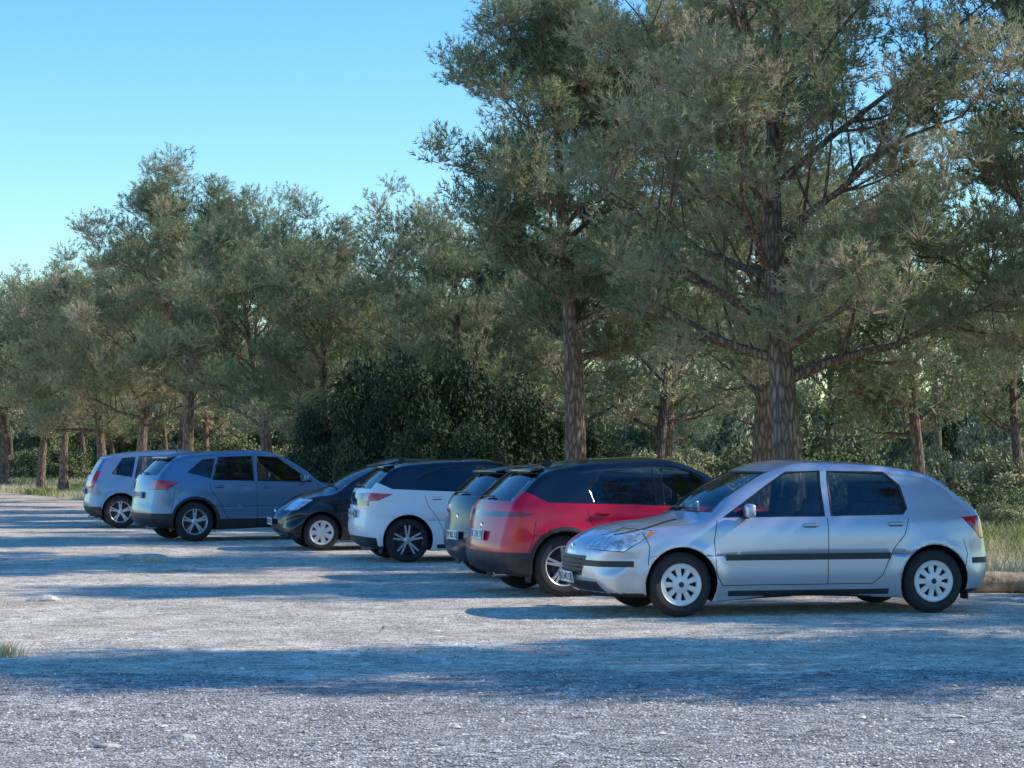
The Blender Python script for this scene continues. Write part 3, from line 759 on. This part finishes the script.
# ------------------------------------------------------------ ground
def gpos(nt): return N(nt,'ShaderNodeNewGeometry').outputs['Position']
def stonemat(name,cols,patch,scale=55,bump=.6,dirt=(.30,.25,.19)):
    m,nt,out=newmat(name); P=gpos(nt)
    v=N(nt,'ShaderNodeTexVoronoi',{'Vector':P,'Scale':scale,'Randomness':1.}); 
    v2=N(nt,'ShaderNodeTexVoronoi',{'Vector':P,'Scale':scale*.37})
    sv=N(nt,'ShaderNodeSeparateColor',{0:v.outputs['Color']}); sv2=N(nt,'ShaderNodeSeparateColor',{0:v2.outputs['Color']})
    c=ramp(nt,sv.outputs[0],cols); c2=ramp(nt,sv2.outputs[0],cols)
    sel=ramp(nt,noise(nt,P,6,2),[(.40,(0,0,0)),(.55,(1,1,1))])
    c=mix(nt,sel,c,c2)
    big=ramp(nt,noise(nt,P,.45,4,.65),[(.38,(0,0,0)),(.62,(1,1,1))])
    c=mix(nt,N(nt,'ShaderNodeMath',{0:big,1:patch},operation='MULTIPLY').outputs[0],c,dirt)
    fine=ramp(nt,noise(nt,P,90,2,.8),[(.3,(.48,.48,.48)),(.7,(1.45,1.45,1.45))])
    c=mix(nt,1.,c,fine,'MULTIPLY')
    mid=ramp(nt,noise(nt,P,1.6,5,.75),[(.3,(.60,.60,.60)),(.7,(1.36,1.34,1.31))])
    c=mix(nt,1.,c,mid,'MULTIPLY')
    p=N(nt,'ShaderNodeBsdfDiffuse',{'Color':c,'Roughness':.5})
    hh=N(nt,'ShaderNodeMath',{0:v.outputs['Distance'],1:-.8},operation='MULTIPLY').outputs[0]
    h2=N(nt,'ShaderNodeMath',{0:hh,1:noise(nt,P,14,3,.7)},operation='ADD').outputs[0]
    b=N(nt,'ShaderNodeBump',{'Strength':bump,'Distance':.025,'Height':h2}); nt.links.new(b.outputs[0],p.inputs['Normal'])
    nt.links.new(p.outputs[0],out.inputs[0]); return m
M_lot=stonemat('gravel_lot',[(0.,(.40,.34,.26)),(.4,(.66,.57,.45)),(.75,(.82,.72,.58)),(1.,(.92,.85,.73))],.40,34,.6,(.58,.46,.33))
M_road=stonemat('worn_chip_road',[(0.,(.14,.13,.12)),(.4,(.38,.36,.32)),(.8,(.66,.61,.54)),(1.,(.88,.83,.74))],.35,52,.75,(.46,.40,.33))
def soil():
    m,nt,out=newmat('forest_floor'); P=gpos(nt)
    c=ramp(nt,noise(nt,P,.8,5,.7),[(.3,(.28,.20,.11)),(.5,(.44,.35,.20)),(.7,(.24,.27,.10))])
    f=ramp(nt,noise(nt,P,25,3,.8),[(.3,(.5,.5,.5)),(.7,(1.4,1.4,1.4))]); c=mix(nt,1.,c,f,'MULTIPLY')
    p=N(nt,'ShaderNodeBsdfDiffuse',{'Color':c}); b=N(nt,'ShaderNodeBump',{'Strength':.8,'Distance':.1,'Height':noise(nt,P,8,4,.7)})
    nt.links.new(b.outputs[0],p.inputs['Normal']); nt.links.new(p.outputs[0],out.inputs[0]); return m
M_soil=soil()
def sheet(name,pts,z,mat):
    bm=bmesh.new(); vs=[bm.verts.new((x,y,z)) for x,y in pts]; bm.faces.new(vs)
    bmesh.ops.triangulate(bm,faces=bm.faces); return finish(bm,name,[mat],None)
sheet('ground',[(-900,-400),(900,-400),(900,1500),(-900,1500)],0-.008,M_soil)
pts=[]
for i in range(120):
    s=-45+i*1.4; o=-1.3+.25*math.sin(i*.9)+.2*math.sin(i*2.3)
    x,y=LN(s,o); pts.append((x,y))
pts=[p for p in pts if p[1]<92]
pts+= [(-22,93),(-30,91),(-60,88),(-80,60),(-80,-30),(40,-30)]
sheet('gravel_parking_lot',pts,-.004,M_lot)
pts=[]
for i in range(161):
    x=-40+i*.5; y=17.2-.055*x+.35*math.sin(x*.7)+.22*math.sin(x*2.1+1)+.12*math.sin(x*5.3); pts.append((x,y))
pts+=[(40,-25),(-40,-25)]
sheet('road',pts,0,M_road)

rng=np.random.default_rng(7)
def stones(name,n,y0,y1,smin,smax,mats,pw=2.2,seedf=None,embed=.25):
    u=rng.uniform(0,1,n); Y=1/(1/y0+(1/y1-1/y0)*u); X=rng.uniform(-.245,.245,n)*Y
    dens=np.sin(X*1.9+Y*.8)+np.sin(X*.7-Y*1.7+2)+rng.normal(size=n)*1.1
    k=dens>-.6; X=X[k];Y=Y[k]; n=len(X)
    s=smin+(smax-smin)*rng.uniform(0,1,n)**pw
    oc=np.array([[1,0,0],[-1,0,0],[0,1,0],[0,-1,0],[0,0,1],[0,0,-1]],float)
    V=oc[None]*rng.uniform(.6,1.25,(n,6,1))+rng.normal(size=(n,6,3))*.18
    V*=s[:,None,None]*np.array([1,1,.62]); a=rng.uniform(0,6.28,n)
    ca,sa=np.cos(a)[:,None],np.sin(a)[:,None]; x=V[...,0]*ca-V[...,1]*sa; y=V[...,0]*sa+V[...,1]*ca
    V=np.stack([x+X[:,None],y+Y[:,None],V[...,2]+(s*embed)[:,None]],-1)
    T=np.array([[0,2,4],[2,1,4],[1,3,4],[3,0,4]])
    Fc=(T[None]+np.arange(n)[:,None,None]*6).reshape(-1,3)
    me=np_mesh(name,V.reshape(-1,3),Fc); at=me.attributes.new('tint','FLOAT','POINT'); at.data.foreach_set('value',np.repeat(rng.uniform(0,1,n),6).astype(np.float32))
    me.materials.append(mats); return addobj(name,me)
def pebmat():
    m,nt,out=newmat('pebbles'); at=N(nt,'ShaderNodeAttribute',attribute_name='tint')
    c=ramp(nt,at.outputs['Fac'],[(0.,(.20,.18,.155)),(.4,(.50,.45,.38)),(.8,(.76,.69,.59)),(1.,(.90,.85,.76))])
    p=N(nt,'ShaderNodeBsdfDiffuse',{'Color':c}); nt.links.new(p.outputs[0],out.inputs[0]); return m
M_peb=pebmat()
stones('gravel',75000,11.2,42,.004,.014,M_peb)
stones('gravel',1500,11.2,55,.010,.030,M_peb,3.)
def rock(name,x,y,sz,seed):
    r=random.Random(seed); bm=bmesh.new(); bmesh.ops.create_icosphere(bm,subdivisions=3,radius=1)
    o=[Vector((r.uniform(-1,1),r.uniform(-1,1),r.uniform(-1,1))).normalized() for _ in range(9)]
    for v in bm.verts:
        d=v.co.normalized(); k=1.
        for q in o:
            t=d.dot(q)
            if t>.62: k=min(k,.62/t*1.12)
        v.co=Vector((d.x*k*sz[0],d.y*k*sz[1],d.z*k*sz[2]))
    return finish(bm,name,[simple('limestone',(.58,.51,.42),.95,var=.3,vscale=12,bump=.6)],None,25,loc=(x,y,sz[2]*.3))
for i,(px,py,a,b) in enumerate(((150,562,.32,.10),(128,560,.16,.07),(183,570,.2,.06),(45,600,.22,.05),(110,746,.09,.02),(945,716,.12,.018),(186,737,.08,.02),(850,690,.05,.015))):
    x,y=gnd(px,py); rock('rock',x,y,(a,a*.6,b),i)
bm=bmesh.new(); rows=[]
for i in range(25):
    x=5.25+i*.16; r=.125*(1+.08*math.sin(i*1.3)); row=[]
    for j in range(14):
        a=2*math.pi*j/14; q=r*(1+.07*math.sin(j*2.1+i*.4)); row.append(bm.verts.new((x,26.6+.02*i+q*math.cos(a),.10+q*math.sin(a)+.01*math.sin(i*.7))))
    rows.append(row)
for i in range(24):
    for j in range(14): f=bm.faces.new((rows[i][j],rows[i+1][j],rows[i+1][(j+1)%14],rows[i][(j+1)%14])); f.smooth=True
bm.faces.new(rows[0]); bm.faces.new(rows[-1][::-1])
finish(bm,'fallen_log',[simple('old_wood',(.36,.25,.16),.9,var=.5,vscale=9,bump=.8)],None,50)
def grass(name,P,h0,h1,mat,w=.006):
    n=len(P); h=rng.uniform(h0,h1,n); a=rng.uniform(0,6.28,n); lean=rng.normal(size=(n,2))*.35*h[:,None]
    wv=np.stack([np.cos(a),np.sin(a),0*a],1)*w
    b=np.column_stack([P,np.zeros(n)]); t=b+np.column_stack([lean,h]); m=b+np.column_stack([lean*.35,h*.6])
    V=np.stack([b-wv,b+wv,m+wv*.7,t,m-wv*.7],1).reshape(-1,3); i=np.arange(n)[:,None]*5
    Fc=np.concatenate([np.concatenate([i,i+1,i+2],1),np.concatenate([i,i+2,i+4],1),np.concatenate([i+4,i+2,i+3],1)])
    me=np_mesh(name,V,Fc); at=me.attributes.new('tint','FLOAT','POINT')
    cl=np.clip(.55+.35*np.sin(P[:,0]*1.3)+.3*np.sin(P[:,1]*.9+P[:,0])+rng.normal(size=n)*.25,0,1)
    at.data.foreach_set('value',np.repeat(cl,5).astype(np.float32)); me.materials.append(mat); return addobj(name,me)
M_grass=leafmat('grass_blades',[(0.,(.14,.21,.05)),(.3,(.28,.32,.10)),(.6,(.54,.47,.26)),(1.,(.76,.66,.43))],.3)
n=40000; s=rng.uniform(-3,34,n); o=-1.2+np.abs(rng.normal(size=n))*3.2
P=np.stack([7.5-.39*s+.92*o,26+.92*s+.39*o],1); P=P[np.sin(P[:,0]*2.2)+np.sin(P[:,1]*1.7)+rng.normal(size=len(P))>-.9]
grass('grass',P,.05,.26,M_grass)
n=36000; P=np.stack([rng.uniform(5.4,14,n),27+33*rng.uniform(0,1,n)],1); P=P[np.abs(P[:,0]/P[:,1])<.25]
grass('grass',P,.10,.40,M_grass,.008)
n=26000; s=rng.uniform(34,90,n); o=-1.6+np.abs(rng.normal(size=n))*4
P=np.stack([7.5-.39*s+.92*o,26+.92*s+.39*o],1); grass('grass',P,.08,.3,M_grass,.012)
n=18000; P=np.stack([rng.uniform(-30,-10,n),rng.uniform(84,108,n)],1); grass('grass',P,.1,.35,M_grass,.02)
x0,y0=gnd(-2,655); n=500; P=np.stack([x0+rng.normal(size=n)*.09,y0+rng.normal(size=n)*.12],1); grass('weed_tuft',P,.03,.13,M_grass,.004)

# ------------------------------------------------------------ light, sky, camera
w=bpy.data.worlds.new('World'); scene.world=w; w.use_nodes=True; nt=w.node_tree; nt.nodes.clear()
sk=nt.nodes.new('ShaderNodeTexSky'); sk.sky_type='NISHITA'; sk.sun_disc=False
sk.sun_elevation=math.radians(SUN_EL); sk.sun_rotation=math.radians(SUN_AZ); sk.air_density=1.2; sk.dust_density=.1; sk.ozone_density=1.8
hs=nt.nodes.new('ShaderNodeHueSaturation'); hs.inputs['Saturation'].default_value=1.42; hs.inputs['Value'].default_value=1.3
mt=nt.nodes.new('ShaderNodeMix'); mt.data_type='RGBA'; mt.blend_type='MULTIPLY'; mt.inputs[0].default_value=1.; mt.inputs[7].default_value=(.70,.93,1.18,1)
bg=nt.nodes.new('ShaderNodeBackground'); bg.inputs[1].default_value=.15
ou=nt.nodes.new('ShaderNodeOutputWorld'); nt.links.new(sk.outputs[0],hs.inputs['Color']); nt.links.new(hs.outputs[0],mt.inputs[6]); nt.links.new(mt.outputs[2],bg.inputs[0]); nt.links.new(bg.outputs[0],ou.inputs[0])
ld=bpy.data.lights.new('sun','SUN'); ld.energy=5.; ld.angle=math.radians(.53); ld.color=(1.,.93,.82)
lo=bpy.data.objects.new('sun',ld); scene.collection.objects.link(lo)
az,el=math.radians(SUN_AZ),math.radians(SUN_EL)
dv=Vector((math.sin(az)*math.cos(el),math.cos(az)*math.cos(el),math.sin(el)))
lo.rotation_euler=dv.to_track_quat('Z','Y').to_euler(); lo.location=dv*60
cd=bpy.data.cameras.new('camera'); cd.sensor_width=36; cd.lens=36*F/1024; cd.clip_start=.1; cd.clip_end=3000
co=bpy.data.objects.new('camera',cd); scene.collection.objects.link(co); co.location=(0,0,CAMH)
co.rotation_euler=(math.pi/2+math.atan((HOR-384)/F),0,0); scene.camera=co
scene.view_settings.view_transform='Standard'; scene.view_settings.look='None'; scene.view_settings.exposure=0
print('done',time.time()-T0)
